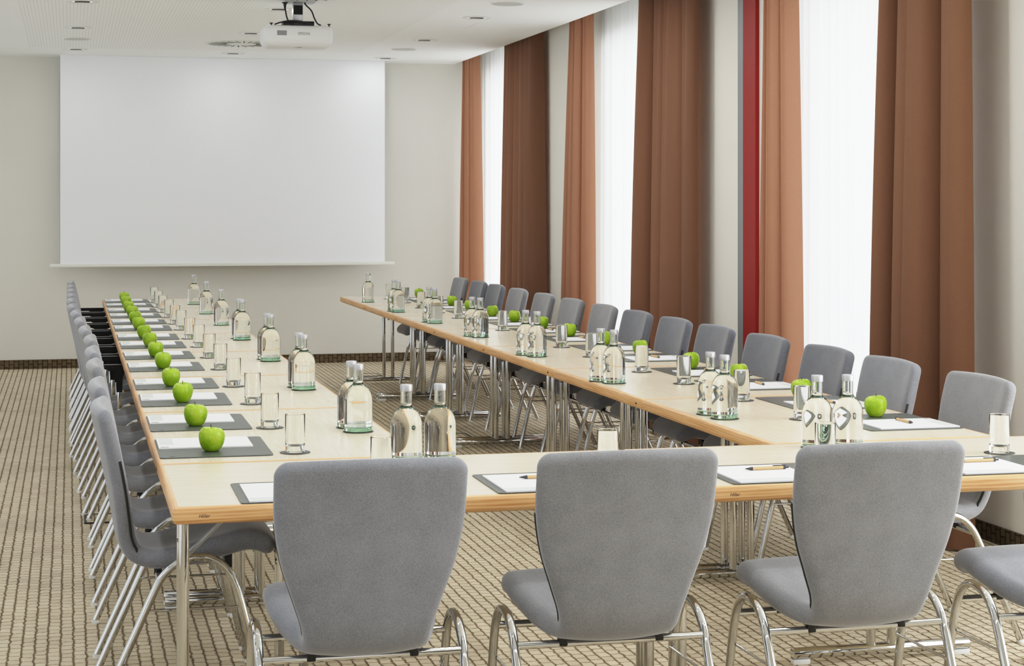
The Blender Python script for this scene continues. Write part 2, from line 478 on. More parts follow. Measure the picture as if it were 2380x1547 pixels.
tag(obj('ceiling_access_panel', bm, M['ceiling_white'], None, 0), 'flat square white access panel in ceiling near the curtains', 'panel')

# ------------------------------------------------------------------ projection screen
t = thing('hanging_projection_screen', 'large white pull-down projection screen on the back wall', 'screen', (1.42, 17.1, .95))
bm = bmesh.new(); box(bm, (-1.508, -.002, .03), (1.508, .002, ZC-.951)); obj('screen_fabric', bm, M['screen'], t, 0)
bm = bmesh.new(); box(bm, (-1.60, -.02, -.002), (1.60, .02, .030), .006); obj('bottom_bar', bm, M['screen_bar'], t)

# ------------------------------------------------------------------ projector
t = thing('ceiling_projector', 'white projector with maker name hanging from the ceiling on a grey bracket', 'projector', (1.492, 12.12, 2.606))
bm = bmesh.new()
pts = rrect(-.235, 0, .235, .30, .05, 6)
def ring(z, ins):
    return [bm.verts.new((x*(1-ins/.24), .15+(y-.15)*(1-ins/.15), z)) for x, y in pts]
rings = [ring(z, i) for z, i in ((-.022, .05), (-.018, .03), (.0, .012), (.012, .003), (.03, 0), (.09, 0), (.108, .004), (.118, .012), (.122, .025))]
for a, b in zip(rings[:-1], rings[1:]):
    for k in range(len(a)):
        k2 = (k+1) % len(a); bm.faces.new((a[k], a[k2], b[k2], b[k]))
bm.faces.new(rings[0][::-1]); bm.faces.new(rings[-1])
obj('body', bm, M['projector'], t, 50)
bm = bmesh.new(); box(bm, (-.146, -.0022, .052), (-.082, .001, .084)); obj('rating_label', bm, M['label_grey'], t, 0)
textmesh('logo', 'EPSON', .026, M['logo_grey'], t, Matrix.Translation((.035, -.0012, .065)) @ Matrix.Rotation(PI/2, 4, 'X'))
bm = bmesh.new(); box(bm, (-.003, .045, -.0235), (.03, .052, -.0215)); box(bm, (-.02, .08, -.0235), (.022, .087, -.0215)); obj('underside_marks', bm, M['label_grey'], t, 0)
for x in (-.18, .21):
    bm = bmesh.new(); lathe(bm, [(0, .118), (.005, .118), (.005, .132), (.012, .134), (.012, .139), (0, .139)], 12, x, .05); obj('foot_screw', bm, M['black_plastic'], t, 40)
bm = bmesh.new(); lathe(bm, [(0, 0), (.035, 0), (.04, .01), (.04, .02), (0, .02)], 24)
bmesh.ops.rotate(bm, verts=bm.verts, cent=(0, 0, 0), matrix=Matrix.Rotation(-PI/2, 3, 'X'))
bmesh.ops.translate(bm, verts=bm.verts, vec=(.12, .29, .06)); obj('lens', bm, M['black_plastic'], t)
mt = obj('ceiling_bracket', box(bmesh.new(), (-.03, .07, .156), (.036, .13, ZC-2.606-.0125), .004), M['steel'], t)
bm = bmesh.new(); box(bm, (-.08, .03, ZC-2.606-.012), (.12, .19, ZC-2.6063), .003); obj('ceiling_plate', bm, M['steel'], mt)
bm = bmesh.new(); box(bm, (-.027, .064, .20), (.033, .0695, .262), .001); obj('post_recess', bm, M['slot'], mt)
bm = bmesh.new(); box(bm, (-.10, .05, .1225), (.11, .17, .155), .004); obj('cradle', bm, M['black_plastic'], mt)
bm = bmesh.new()
tube(bm, smoothpath([(-.085, .09, .28), (-.082, .08, .236), (-.075, .05, .176), (-.06, .03, .146), (-.03, .02, .130)]), .005, 8)
obj('cable', bm, M['black_plastic'], t, 60)
bm = bmesh.new(); lathe(bm, [(0, .235), (.006, .235), (.011, .272), (.02, .276), (.02, .282), (0, .282)], 12, -.084, .085); obj('cable_grommet', bm, M['black_plastic'], t)
bm = bmesh.new()
tube(bm, smoothpath([(.05, .08, .282), (.055, .07, .266), (.09, .05, .226), (.105, .02, .176), (.125, .015, .138), (.15, .03, .128)]), .005, 8)
obj('cable', bm, M['black_plastic'], t, 60)
bm = bmesh.new()
tube(bm, smoothpath([(-.16, .025, .126), (-.12, .015, .140), (-.05, .01, .152), (.02, .01, .146), (.09, .01, .130)]), .005, 8)
obj('cable', bm, M['black_plastic'], t, 60)

# ------------------------------------------------------------------ curtains
def cloth(name, ytop, ybot, xc, amp, folds, seed, mat, label, cat, group, z0=.012, z1=3.12, nu=300, lean=0., fine=0., curl=0.):
    rnd = random.Random(seed)
    # irregular vertical folds: anchors with random spacing
    k = [0]
    for _ in range(folds): k.append(k[-1]+.55+.9*rnd.random())
    k = [v/k[-1] for v in k]
    sgn = [(1 if i % 2 else -1)*(.55+.45*rnd.random()) for i in range(len(k))]
    dep = [.35+.65*rnd.random() for _ in k]
    def f(u):
        # rounded ridges towards the room with narrow valleys between
        for i in range(len(k)-1):
            if u <= k[i+1]+1e-9:
                q = (u-k[i])/(k[i+1]-k[i])
                return dep[i]*(1-2*max(0, math.sin(PI*q))**.34)+.25*(1-2*q)*sgn[i]
        return 0
    def tuck(u):
        for i in range(len(k)-1):
            if u <= k[i+1]+1e-9:
                q = (u-k[i])/(k[i+1]-k[i])
                return .12*math.sin(2*PI*q)*dep[i]
        return 0
    ph = rnd.random()*6
    bm = bmesh.new(); nz = 26; rows = []
    for j in range(nz+1):
        h = j/nz; z = z0+(z1-z0)*h
        row = []
        g = min(1, h*1.08)**1.6
        for i in range(nu+1):
            u = i/nu
            ya = ybot[0]*(1-g)+ytop[0]*g; yb = ybot[1]*(1-g)+ytop[1]*g
            uu = min(1, max(0, u+.012*math.sin(3*h+ph+u*7)*math.sin(PI*u)))
            a = amp*(1-.35*g)
            x = xc+a*f(uu)+fine*math.sin(u*folds*2.4*PI*2+ph)*g*g - lean*(1-h)**2 + curl*max(0, (uu-.45)/.55)**1.4
            y = ya+(yb-ya)*u+tuck(uu)*(1-.3*g)*abs(yb-ya)/folds
            row.append(bm.verts.new((x, y, z)))
        rows.append(row)
    for j in range(nz):
        for i in range(nu):
            bm.faces.new((rows[j][i], rows[j][i+1], rows[j+1][i+1], rows[j+1][i]))
    o = obj(name, bm, mat, None, 180)
    tag(o, label, cat, group)
    return o
GC = 'brown window curtains'
cloth('curtain', (17.10, 16.95), (17.22, 16.84), 3.715, .05, 3, 3, M['curtain'], 'lit brown curtain farthest from the camera, in the back corner', 'curtain', GC, fine=.004, curl=.10)
cloth('curtain', (15.60, 14.62), (15.76, 14.57), 3.775, .105, 5, 5, M['curtain_shaded'], 'shaded brown curtain right of the farthest window', 'curtain', GC, fine=.008)
cloth('curtain', (13.42, 13.23), (13.68, 13.21), 3.77, .07, 4, 8, M['curtain'], 'brown curtain on far side of the middle window', 'curtain', GC, fine=.006, curl=.10)
cloth('curtain', (11.67, 10.64), (11.77, 10.64), 3.775, .11, 4, 11, M['curtain_shaded'], 'shaded brown curtain left of the red wall stripe', 'curtain', GC, fine=.008)
cloth('curtain', (9.45, 9.32), (9.52, 9.25), 3.78, .07, 4, 21, M['curtain'], 'lit brown curtain right of the red wall stripe', 'curtain', GC, fine=.006, curl=.10)
cloth('curtain', (7.94, 7.23), (7.99, 7.21), 3.82, .16, 4, 14, M['curtain_shaded'], 'wide shaded brown curtain nearest the camera', 'curtain', GC, fine=.006)
GS = 'white sheer curtains'
cloth('sheer_curtain', (17.32, 14.86), (17.32, 14.86), 3.95, .03, 18, 31, M['sheer'], 'white sheer curtain at the farthest window', 'curtain', GS, nu=260)
cloth('sheer_curtain', (13.34, 10.96), (13.34, 10.96), 3.99, .035, 24, 32, M['sheer'], 'white sheer curtain at the middle window', 'curtain', GS, nu=320)
cloth('sheer_curtain', (9.54, 7.66), (9.54, 7.66), 3.99, .035, 20, 33, M['sheer'], 'white sheer curtain at the window nearest the camera', 'curtain', GS, nu=300)

# ------------------------------------------------------------------ floor sockets
for x, y, lab in ((.19, 8.98, 'square floor socket lid with grey frame under the left chairs'), (2.43, 11.62, 'square floor socket lid between the table rows, nearer one'), (2.57, 15.98, 'square floor socket lid near the end of the window row')):
    t = thing('floor_socket', lab, 'floor socket', (x, y, 0), 0, 'floor socket lids')
    bm = bmesh.new()
    for lo, hi in (((-.125, -.125, 0), (-.113, .125, .006)), ((.113, -.125, 0), (.125, .125, .006)), ((-.113, -.125, 0), (.113, -.113, .006)), ((-.113, .113, 0), (.113, .125, .006))): box(bm, lo, hi)
    obj('lid_frame', bm, M['black_plastic'], t, 0)
    bm = bmesh.new(); box(bm, (-.112, -.112, 0), (.112, .112, .004)); obj('lid', bm, M['carpet'], t, 0)

# ------------------------------------------------------------------ tables
def make_table(length, width, label, group):
    t = thing('conference_table', label, 'table', group=group)
    ins = .015
    bm = bmesh.new(); slab(bm, rrect(ins-.001, ins-.001, length-ins+.001, width-ins+.001, .004, 2), TZ-.042, TZ)
    obj('tabletop', bm, M['laminate'], t, 0)
    bm = bmesh.new()
    prof = [(-ins, TZ+.0003), (-.010, TZ+.0003), (-.006, TZ-.0012), (-.0025, TZ-.0045), (-.0006, TZ-.009), (0, TZ-.014), (0, TZ-.030), (-.0012, TZ-.036), (-.005, TZ-.042), (-.010, TZ-.045), (-ins, TZ-.045)]
    rings = []
    for d, z in prof:
        rings.append([bm.verts.new((x, y, z)) for x, y in rrect(-d, -d, length+d, width+d, max(.010+d, .0015), 4)])
    for a, b in zip(rings[:-1], rings[1:]):
        for k in range(len(a)):
            k2 = (k+1) % len(a); bm.faces.new((a[k], a[k2], b[k2], b[k]))
    obj('edge_band', bm, M['beech'], t, 40)
    textmesh('maker_mark', 'Hiller', .013, M['mark'], t, Matrix.Translation((.08, -.0002, TZ-.024)) @ Matrix.Rotation(PI/2, 4, 'X'), .35)
    textmesh('maker_mark', 'Hiller', .013, M['mark'], t, Matrix.Translation((.075, width+.0002, TZ-.024)) @ Matrix.Rotation(PI, 4, 'Z') @ Matrix.Rotation(PI/2, 4, 'X'), .35)
    cy = width/2
    for x, s in ((.05, 1), (length-.05, -1)):
        for dy in (-.0375, .0375):
            bm = bmesh.new()
            tube(bm, [(x, cy+dy, .048), (x, cy+dy, TZ-.053)], .0155, 16); obj('leg', bm, M['chrome'], t, 40)
        bm = bmesh.new()
        tube(bm, [(x, cy-.32, .036), (x, cy-.318, .036), (x, cy+.318, .036), (x, cy+.32, .036)], [.0175, .019, .019, .0175], 16)
        ft = obj('foot', bm, M['chrome'], t, 40)
        for y in (cy-.29, cy+.29):
            bm = bmesh.new(); box(bm, (x-.014, y-.03, 0.0), (x+.014, y+.03, .018), .003); obj('glide', bm, M['white_plastic'], ft)
        bm = bmesh.new(); box(bm, (min(x-.02*s, x+.10*s), cy-.075, TZ-.055), (max(x-.02*s, x+.10*s), cy+.075, TZ-.0455), .003); obj('mounting_plate', bm, M['black_plastic'], t)
        bm = bmesh.new(); tube(bm, [(x+.012*s, cy, TZ-.20), (x+.16*s, cy, TZ-.058)], .007, 8); obj('folding_brace', bm, M['steel'], t, 40)
        bm = bmesh.new(); tube(bm, [(x-.018, cy-.0375, TZ-.15), (x-.012, cy-.0375, TZ-.15)], .006, 10)
        obj('bolt', bm, M['chrome'], t, 40)
    return t
G_T = 'wooden conference tables set in a U'
tf = make_table(LF, D, 'cream topped beech edged table at front left corner of the U', G_T)
tf.location = (XL, Y0, 0)
dup(tf, (XL+LF+.002, Y0, 0), 0, 'cream topped beech edged table at front right corner of the U', G_T)
tc = make_table(L-.0012, W, '', G_T)
n = 7
for i in range(n):
    lab = 'beech edged conference table in the left row, ' + ordn(i, n)
    if i == 0:
        tc.location = (XL+W, YS+.001, 0); tc.rotation_euler = (0, 0, PI/2); tc['label'] = lab
    else: dup(tc, (XL+W, YS+.001+i*L, 0), PI/2, lab, G_T)
for i in range(n):
    dup(tc, (XR+W, YS+.001+i*L, 0), PI/2, 'beech edged conference table in the right row, ' + ordn(i, n), G_T)

# ------------------------------------------------------------------ chairs
def chair_shell():
    # centre line of the shell: x forward, z up, with thickness, half width, edge lift
    S = [(-.002, .903, .040, .238, .024), (.016, .83, .044, .238, .024), (.035, .745, .046, .235, .022), (.055, .65, .048, .218, .018), (.070, .565, .050, .190, .013),
         (.084, .492, .052, .166, .009), (.112, .448, .056, .161, .010), (.175, .431, .060, .177, .013), (.27, .444, .066, .204, .014),
         (.37, .474, .068, .222, .008), (.445, .494, .066, .226, .000), (.495, .482, .058, .218, -.004), (.530, .450, .044, .205, -.006)]
    P = []
    n = 5
    for i in range(len(S)-1):
        q = [S[max(i-1, 0)], S[i], S[i+1], S[min(i+2, len(S)-1)]]
        for k in range(n):
            t = k/n
            P.append([.5*((2*q[1][c])+(-q[0][c]+q[2][c])*t+(2*q[0][c]-5*q[1][c]+4*q[2][c]-q[3][c])*t*t+(-q[0][c]+3*q[1][c]-3*q[2][c]+q[3][c])*t**3) for c in range(5)])
    P.append(list(S[-1]))
    # add dense end stations for rounding
    def lerp(a, b, t): return [x+(y-x)*t for x, y in zip(a, b)]
    ln = [0]
    for a, b in zip(P[:-1], P[1:]): ln.append(ln[-1]+math.hypot(b[0]-a[0], b[1]-a[1]))
    tot = ln[-1]
    def at(s):
        for i in range(len(P)-1):
            if s <= ln[i+1]: return lerp(P[i], P[i+1], (s-ln[i])/(ln[i+1]-ln[i]))
        return P[-1]
    ss = [0, .0015, .005, .010, .016, .023, .031]
    ss = ss+[s for s in ln if .04 < s < tot-.05]+[tot-s for s in (.044, .034, .025, .017, .010, .005, .0015, 0)]
    return [(s, tot, at(s)) for s in ss]
def shell_meshes():
    st = chair_shell()
    ring_m = 18
    rings = []; edge = []
    for idx, (s, tot, (x, z, th, w, lift)) in enumerate(st):
        a = st[max(idx-1, 0)][2]; b = st[min(idx+1, len(st)-1)][2]
        T = Vector((b[0]-a[0], 0, b[1]-a[1])).normalized()
        Nn = Vector((-T.z, 0, T.x))           # towards the sitter
        if Nn.x < 0 and abs(Nn.x) > abs(Nn.z): Nn = -Nn
        if abs(Nn.z) >= abs(Nn.x) and Nn.z < 0: Nn = -Nn
        d0, d1 = s, tot-s
        for d, rc in ((d0, .036), (d1, .055)):
            if d < rc: w = w-rc+math.sqrt(max(rc*rc-(rc-d)**2, 0))+.0005
        for d, rt in ((d0, .018), (d1, .022)):
            if d < rt: th = th*max(.06, math.sqrt(max(1-(1-d/rt)**2, 0)))
        h = th/2; r = min(h, w)
        pts = []
        for side in (1, -1):
            # flat run then semicircle on the +y (side=1) or -y end
            for k in range(ring_m+1):
                u = -1+2*k/ring_m
                y = u*(w-r)*side
                bulge = 1+.10*(1-u*u)
                pts.append((y, h*bulge*side))
            for k in range(1, 6):
                ang = PI/2-PI*k/6
                pts.append(((w-r+r*math.cos(ang))*side, h*math.sin(ang)*side))
        ringv = []
        for y, nn in pts:
            l = lift*(abs(y)/max(w, .01))**2
            crown = .014*(1-min(1, (y/.24)**2))*max(0, 1-s/.12)
            ringv.append(Vector((x, y, z+crown-.007*max(0, 1-s/.12)))+Nn*(nn+l-lift*.25))
        rings.append(ringv)
        edge.append((Vector((x, 0, z)), Nn, w, lift))
    split = next(i for i, (s, tot, q) in enumerate(st) if q[1] < .46)
    def build(i0, i1, cap0, cap1):
        bm = bmesh.new()
        R = [[bm.verts.new(v) for v in rings[i]] for i in range(i0, i1+1)]
        for a, b in zip(R[:-1], R[1:]):
            for k in range(len(a)):
                k2 = (k+1) % len(a); bm.faces.new((a[k], a[k2], b[k2], b[k]))
        if cap0: bm.faces.new(R[0][::-1])
        if cap1: bm.faces.new(R[-1])
        return bm
    zips = []
    for side in (1, -1):
        pp = []
        for (s, tot, q), (c, Nn, w, lift) in zip(st, edge):
            if q[1] < .76 and q[0] < .24:
                k = max(0, min(1, (.46-q[1])/.03)) if q[0] > .1 else 0
                pp.append(c+Vector((0, side*(w-.0028-.010*k), 0))+Nn*(lift*.75+.0105*(1-k)-.020*k))
        zips.append(pp)
    return build(0, split, True, False), build(split, len(rings)-1, False, True), zips
back_bm, seat_bm, zips = shell_meshes()
def make_chair(mat, arms=False):
    t = thing('conference_chair', '', 'chair')
    if 'back' not in CH:
        b = obj('backrest', back_bm, mat, t, 180); s = obj('seat', seat_bm, mat, t, 180)
        CH['back'], CH['seat'] = b.data, s.data
    else:
        pass
    return t
CH = {}
def chair_parts(t, mat, arms):
    def put(key, name, builder, m, parent, smooth=60):
        if key not in CH:
            o = obj(name, builder(), m, parent, smooth); CH[key] = o.data
            return o
        o = bpy.data.objects.new(name, CH[key]); C.objects.link(o); o.parent = parent
        return o
    def keyed(part, m): return part+m.name
    for nm, src in (('backrest', back_bm), ('seat', seat_bm)):
        k = keyed(nm, mat)
        if k not in CH:
            if nm not in CH:
                o = obj(nm, src, mat, t, 180); CH[nm] = o.data; CH[k] = o.data
                continue
            me = CH[nm].copy(); me.materials.clear(); me.materials.append(mat); CH[k] = me
        o = bpy.data.objects.new(nm, CH[k]); C.objects.link(o); o.parent = t
    for i in (0, 1):
        put('zip%d' % i, 'zipper', lambda i=i: tube(bmesh.new(), zips[i], .0045, 6), M['zip'], t)
    R = .0122
    for i, y in enumerate((.258, -.258)):
        def arch(y=y):
            sy = 1 if y > 0 else -1
            p = [(0.004, y, .012), (.055, y, .125), (.11, y, .245), (.155, y, .345), (.185, y, .402), (.225, y, .440), (.275, y, .457), (.325, y, .455), (.365, y, .432),
                 (.395, y, .390), (.418, y, .325), (.445, y, .215), (.468, y, .115), (.49, y, .012)]
            return tube(bmesh.new(), smoothpath(p, 4), R, 14)
        a = put('arch%d' % i, 'leg_frame', arch, M['chrome'], t)
        for j, x in enumerate((.003, .491)):
            put('cap%d%d' % (i, j), 'foot_cap', lambda x=x, y=y: lathe(bmesh.new(), [(0, 0), (.0125, 0), (.0136, .003), (.0136, .013), (0, .013)], 14, x, y), M['white_plastic'], a)
        put('rod%d' % i, 'tie_rod', lambda y=y: tube(bmesh.new(), [(.135, y*.955, .30), (.425, y*.955, .30)], .004, 8), M['chrome'], t)
    put('bar0', 'crossbar', lambda: tube(bmesh.new(), [(.178, -.258, .390), (.178, .258, .390)], .0105, 12), M['chrome'], t)
    put('bar1', 'crossbar', lambda: tube(bmesh.new(), [(.392, -.258, .396), (.392, .258, .396)], .0105, 12), M['chrome'], t)
    for i, (x, y) in enumerate(((.178, .13), (.178, -.13), (.392, .13), (.392, -.13))):
        put('br%d' % i, 'seat_bracket', lambda x=x, y=y: box(bmesh.new(), (x-.012, y-.012, .384 if x < .3 else .39), (x+.012, y+.012, .414 if x < .3 else .446), .004), M['black_plastic'], t)
    if arms:
        for i, y in enumerate((.275, -.275)):
            def arm(y=y):
                bm = bmesh.new()
                pts = rrect(.045, y-.022, .375, y+.022, .02, 4)
                slab(bm, pts, .652, .676)
                return bm
            a = put('arm%d' % i, 'armrest', arm, M['arm_black'], t, 40)
            def supp(y=y):
                bm = bmesh.new()
                prof = [(.145, .6525), (.275, .6525), (.240, .636), (.228, .605), (.225, .53), (.195, .53), (.192, .605), (.180, .636)]
                a_ = [bm.verts.new((x, y-.012, z)) for x, z in prof]; b_ = [bm.verts.new((x, y+.012, z)) for x, z in prof]
                bm.faces.new(a_); bm.faces.new(b_[::-1])
                for k in range(len(prof)):
                    k2 = (k+1) % len(prof); bm.faces.new((a_[k], b_[k], b_[k2], a_[k2]))
                return bm
            put('sup%d' % i, 'arm_support', supp, M['arm_black'], a, 40)
            put('stem%d' % i, 'arm_stem', lambda y=y: tube(bmesh.new(), smoothpath([(.21, y, .56), (.21, y, .50), (.21, y*.97, .455), (.21, y*.86, .425), (.21, y*.6, .415)], 4), .010, 10), M['chrome'], a)
def chair(x, y, rz, mat, label, group, arms=False):
    t = thing('conference_chair', label, 'chair', (x, y, 0), rz, group)
    chair_parts(t, M[mat], arms)
    return t
def clear_of_feet(y):
    for _ in range(4):
        for k in range(8):
            for fy in (YS+k*L-.05, YS+k*L+.05):
                for ly in (y-.258, y+.258):
                    d = ly-fy
                    if abs(d) < .037: y += (.037-abs(d)+.001)*(1 if d > 0 else -1)
    return y
FX = [(.712, 4.32, 'leftmost'), (1.366, 4.325, 'second from left'), (2.050, 4.313, 'third from left'), (2.722, 4.32, 'rightmost, cut by the photo edge')]
for i, (x, y, w) in enumerate(FX):
    chair(x, y, PI/2+(-.01, 0, .012, 0)[i], ('velvet_blue', 'velvet_warm', 'velvet_warm', 'velvet_blue')[i], 'grey velvet chair seen from behind in front row, '+w, 'chairs with backs to the camera')
LY = [5.79, 6.49, 7.30, 7.97, 8.66, 9.36, 10.08, 10.78, 11.47, 12.17, 12.86, 13.56, 14.26, 14.96]
for i, y in enumerate(LY):
    x = .085 if i < 5 else max(0., .085-.02*(i-4))
    mat = ('velvet_blue', 'velvet_blue', 'velvet_warm', 'velvet_blue', 'velvet_warm', 'velvet_warm', 'velvet_warm')[i % 7]
    arms = i >= 6
    chair(x, clear_of_feet(y), random.uniform(-.008, .008), mat, 'grey velvet chair '+('with black armrests ' if arms else '')+'in left row, '+ordn(i, 14), 'chairs along the left table row', arms)
RY = [5.94, 6.63, 7.28, 8.0, 8.68, 9.32, 10.01, 10.66, 11.39, 12.11, 12.86, 13.57, 14.17, 14.88]
RM = ['velvet_warm', 'velvet_blue', 'velvet_dark', 'velvet_dark', 'velvet_dark', 'velvet_dark', 'velvet_dark', 'velvet_warm', 'velvet_warm', 'velvet_warm', 'velvet_warm', 'velvet_dark', 'velvet_dark', 'velvet_warm']
for i, y in enumerate(RY):
    chair(3.215, clear_of_feet(y), PI+random.uniform(-.008, .008), RM[i], 'grey velvet chair in window row, '+ordn(i, 14), 'chairs along the right table row')

# ------------------------------------------------------------------ things on the tables
def make_mat():
    o = obj('desk_mat', slab(bmesh.new(), rrect(.013, -.23, .362, .23, .014, 4), 0, .003), M['desk_mat'], None, 0)
    tag(o, '', 'desk mat')
    obj('embossed_mark', box(bmesh.new(), (.045, -.205, .003), (.058, -.197, .0033)), M['mat_mark'], o, 0)
    return o
def make_pad():
    o = obj('paper_pad', box(bmesh.new(), (.018, -.032, 0), (.316, .208, .004)), M['paper'], None, 0)
    tag(o, '', 'paper')
    obj('printed_header', box(bmesh.new(), (.024, .045, .004), (.068, .204, .0042)), M['print'], o, 0)
    obj('printed_line', box(bmesh.new(), (.024, -.022, .004), (.05, .0, .0042)), M['print_dark'], o, 0)
    return o
def make_pen():
    # lies along +x, tip at the origin end
    t = thing('pen', '', 'pen')
    def along(prof, seg=12):
        bm = bmesh.new(); lathe(bm, prof, seg)
        bmesh.ops.rotate(bm, verts=bm.verts, cent=(0, 0, 0), matrix=Matrix.Rotation(PI/2, 3, 'Y'))
        bmesh.ops.translate(bm, verts=bm.verts, vec=(0, 0, .0055)); return bm
    obj('barrel', along([(0, .024), (.0052, .024), (.0052, .120), (0, .120)]), M['pen_body'], t)
    obj('tip', along([(0, 0), (.0012, .001), (.0028, .008), (.0053, .020), (.0053, .024), (0, .024)]), M['pen_dark'], t)
    obj('button', along([(0, .120), (.0054, .120), (.0054, .128), (.003, .1285), (.003, .138), (0, .138)]), M['pen_dark'], t)
    obj('clip', box(bmesh.new(), (.088, -.0022, .0108), (.130, .0022, .0130), .0007), M['pen_dark'], t)
    return t
def make_apple():
    bm = bmesh.new()
    prof = [(0, .010), (.006, .007), (.012, .002), (.018, 0), (.024, .003), (.031, .012), (.0365, .024), (.0398, .038), (.040, .050), (.0372, .062), (.031, .0705), (.023, .0745), (.015, .0735), (.008, .069), (.003, .064), (0, .0625)]
    lathe(bm, [(v.x, v.y) for v in smoothpath([(r, z, 0) for r, z in prof], 3)], 40)
    for v in bm.verts:
        a = math.atan2(v.co.y, v.co.x); k = max(0, v.co.z/.07)
        s = 1+.025*math.cos(2*a+1)+.02*math.cos(5*a)*k
        v.co.x *= s; v.co.y *= s
        v.co.z *= 1+.03*k*math.cos(a)
    bm.verts.ensure_lookup_table()
    o = obj('apple', bm, M['apple'], None, 180)
    tag(o, '', 'apple')
    obj('stem', tube(bmesh.new(), smoothpath([(0, 0, .062), (.001, 0, .072), (.004, .001, .084)], 3), [.0011]*5+[.0013, .0018], 6), M['stem'], o, 180)
    return o
def make_glass():
    prof = [(0, .0), (.0285, 0), (.0305, .0015), (.031, .004), (.0318, .118), (.0316, .1195), (.0310, .1200), (.0304, .1194), (.0300, .118), (.0292, .030), (.0285, .024), (.025, .0205), (.012, .0195), (0, .0193)]
    o = obj('drinking_glass', lathe(bmesh.new(), prof, 40), M['glass'], None, 40)
    tag(o, '', 'glass')
    return o
def make_coaster(r):
    o = obj('coaster', lathe(bmesh.new(), [(0, 0), (r, 0), (r, .002), (0, .002)], 36), M['coaster'], None, 30)
    tag(o, '', 'coaster'); return o
def make_bottle():
    t = thing('water_bottle', '', 'bottle')
    base = [(0, .0008), (.030, .0008), (.036, 0), (.045, .0008), (.0485, .004), (.049, .008), (.049, .0175), (0, .0175)]
    obj('thick_base', lathe(bmesh.new(), base, 48), M['bottle_base'], t, 45)
    body = [(0, .0185), (.049, .0185), (.049, .105), (.0485, .115), (.0462, .127), (.0420, .138), (.0360, .1475), (.0290, .1545), (.0225, .1600), (.0190, .1645), (.0176, .169), (.0172, .174), (0, .174)]
    obj('filled_body', lathe(bmesh.new(), body, 48), M['bottle_glass'], t, 45)
    neck = [(.0172, .1745), (.0172, .212), (.0142, .212), (.0142, .1745), (.0172, .1745)]
    obj('neck', lathe(bmesh.new(), neck, 32), M['bottle_neck'], t, 45)
    cap = [(0, .2115), (.0188, .2115), (.0190, .2125), (.0190, .2295), (.0180, .2312), (0, .2315)]
    bm = lathe(bmesh.new(), cap, 40); obj('cap', bm, M['cap'], t, 40)
    return t
mat0, pad0, pen0, app0, gls0, cst0, cstb0, bot0 = make_mat(), make_pad(), make_pen(), make_apple(), make_glass(), make_coaster(.048), make_coaster(.053), make_bottle()
protos = [mat0, pad0, pen0, app0, gls0, cst0, cstb0, bot0]
GR = {'l': 'left row', 'r': 'window row', 'f': 'front row'}
def place(proto, x, y, z, rz, label, group): return dup(proto, (x, y, z), rz, label, group)
def setting(row, i, n, px, py, rot, pen=True, apple=None, glass=None, pen_u=.165, front_word=None):
    w = front_word or ordn(i, n)
    R = Matrix.Rotation(rot, 3, 'Z')
    P = lambda u, v: Vector((px, py, 0))+R @ Vector((u, v, 0))
    g = GR[row]
    jr = rot+random.uniform(-.012, .012)
    place(mat0, px, py, TZ+.0004, jr, 'dark grey desk mat on %s, %s' % (g, w), 'desk mats on '+g)
    place(pad0, px, py, TZ+.0036, jr, 'white paper pad on the desk mat, %s, %s' % (g, w), 'paper pads on '+g)
    if pen:
        p = P(pen_u, .125+random.uniform(-.01, .01)); place(pen0, p.x, p.y, TZ+.0078, rot-PI/2+random.uniform(-.06, .06), 'brown cardboard pen lying on a paper pad, %s, %s' % (g, w), 'pens on '+g)
    if apple:
        place(app0, apple[0], apple[1], TZ+.0036, random.uniform(0, 6.28), 'green apple on %s, %s' % (g, w), 'green apples on '+g)
    if glass:
        place(cst0, glass[0], glass[1], TZ+.0004, 0, 'round dark coaster under a glass, %s, %s' % (g, w), 'glass coasters on '+g)
        place(gls0, glass[0], glass[1], TZ+.0026, random.uniform(0, 6), 'empty straight drinking glass on %s, %s' % (g, w), 'drinking glasses on '+g)
def bottle(row, x, y, label):
    g = GR[row]
    place(cstb0, x, y, TZ+.0004, 0, 'dark coaster under the %s' % label.replace('clear ', '').replace('water ', ''), 'bottle coasters on '+g)
    place(bot0, x, y, TZ+.0026, random.uniform(0, 6), label, 'water bottles on '+g)

LA = [(0.435, 5.75), (0.43, 6.428), (0.432, 7.212), (0.422, 7.87), (0.43, 8.718), (0.426, 9.401), (0.426, 10.105), (0.419, 10.739), (0.417, 11.515), (0.416, 12.141), (0.42, 12.836), (0.415, 13.475), (0.419, 14.2), (0.424, 14.83)]
LG = [(0.69, 5.681), (0.68, 6.333), (0.696, 7.116), (0.683, 7.817), (0.694, 8.649), (0.691, 9.324), (0.688, 10.047), (0.677, 10.669), (0.674, 11.448), (0.668, 12.019), (0.666, 12.722), (0.654, 13.348), (0.655, 14.03), (0.652, 14.70)]
for i in range(14):
    setting('l', i, 14, XL, LA[i][1]+.135, 0, pen=False, apple=(LA[i][0], LA[i][1]+.03), glass=(LG[i][0], LG[i][1]+.022))
RA = [(2.879, 6.109), (2.860, 6.760), (2.876, 7.50), (2.870, 8.12), (2.877, 8.93), (2.877, 9.58), (2.874, 10.28), (2.89, 10.98), (2.872, 11.64), (2.866, 12.26), (2.858, 12.96), (2.862, 13.62), (2.850, 14.36), (2.845, 14.88)]
RG = [(2.593, 6.125), (2.608, 6.773), (2.605, 7.466), (2.60, 8.05), (2.606, 8.907), (2.62, 9.545), (2.615, 10.31), (2.62, 10.93), (2.61, 11.58), (2.602, 12.172), (2.59, 12.80), (2.583, 13.441), (2.60, 14.20), (2.578, 14.80)]
for i in range(14):
    setting('r', i, 14, XR+W, RA[i][1]-.12, PI, pen=True, apple=(RA[i][0], RA[i][1]+.03), glass=(RG[i][0], RG[i][1]+.022), pen_u=.16)
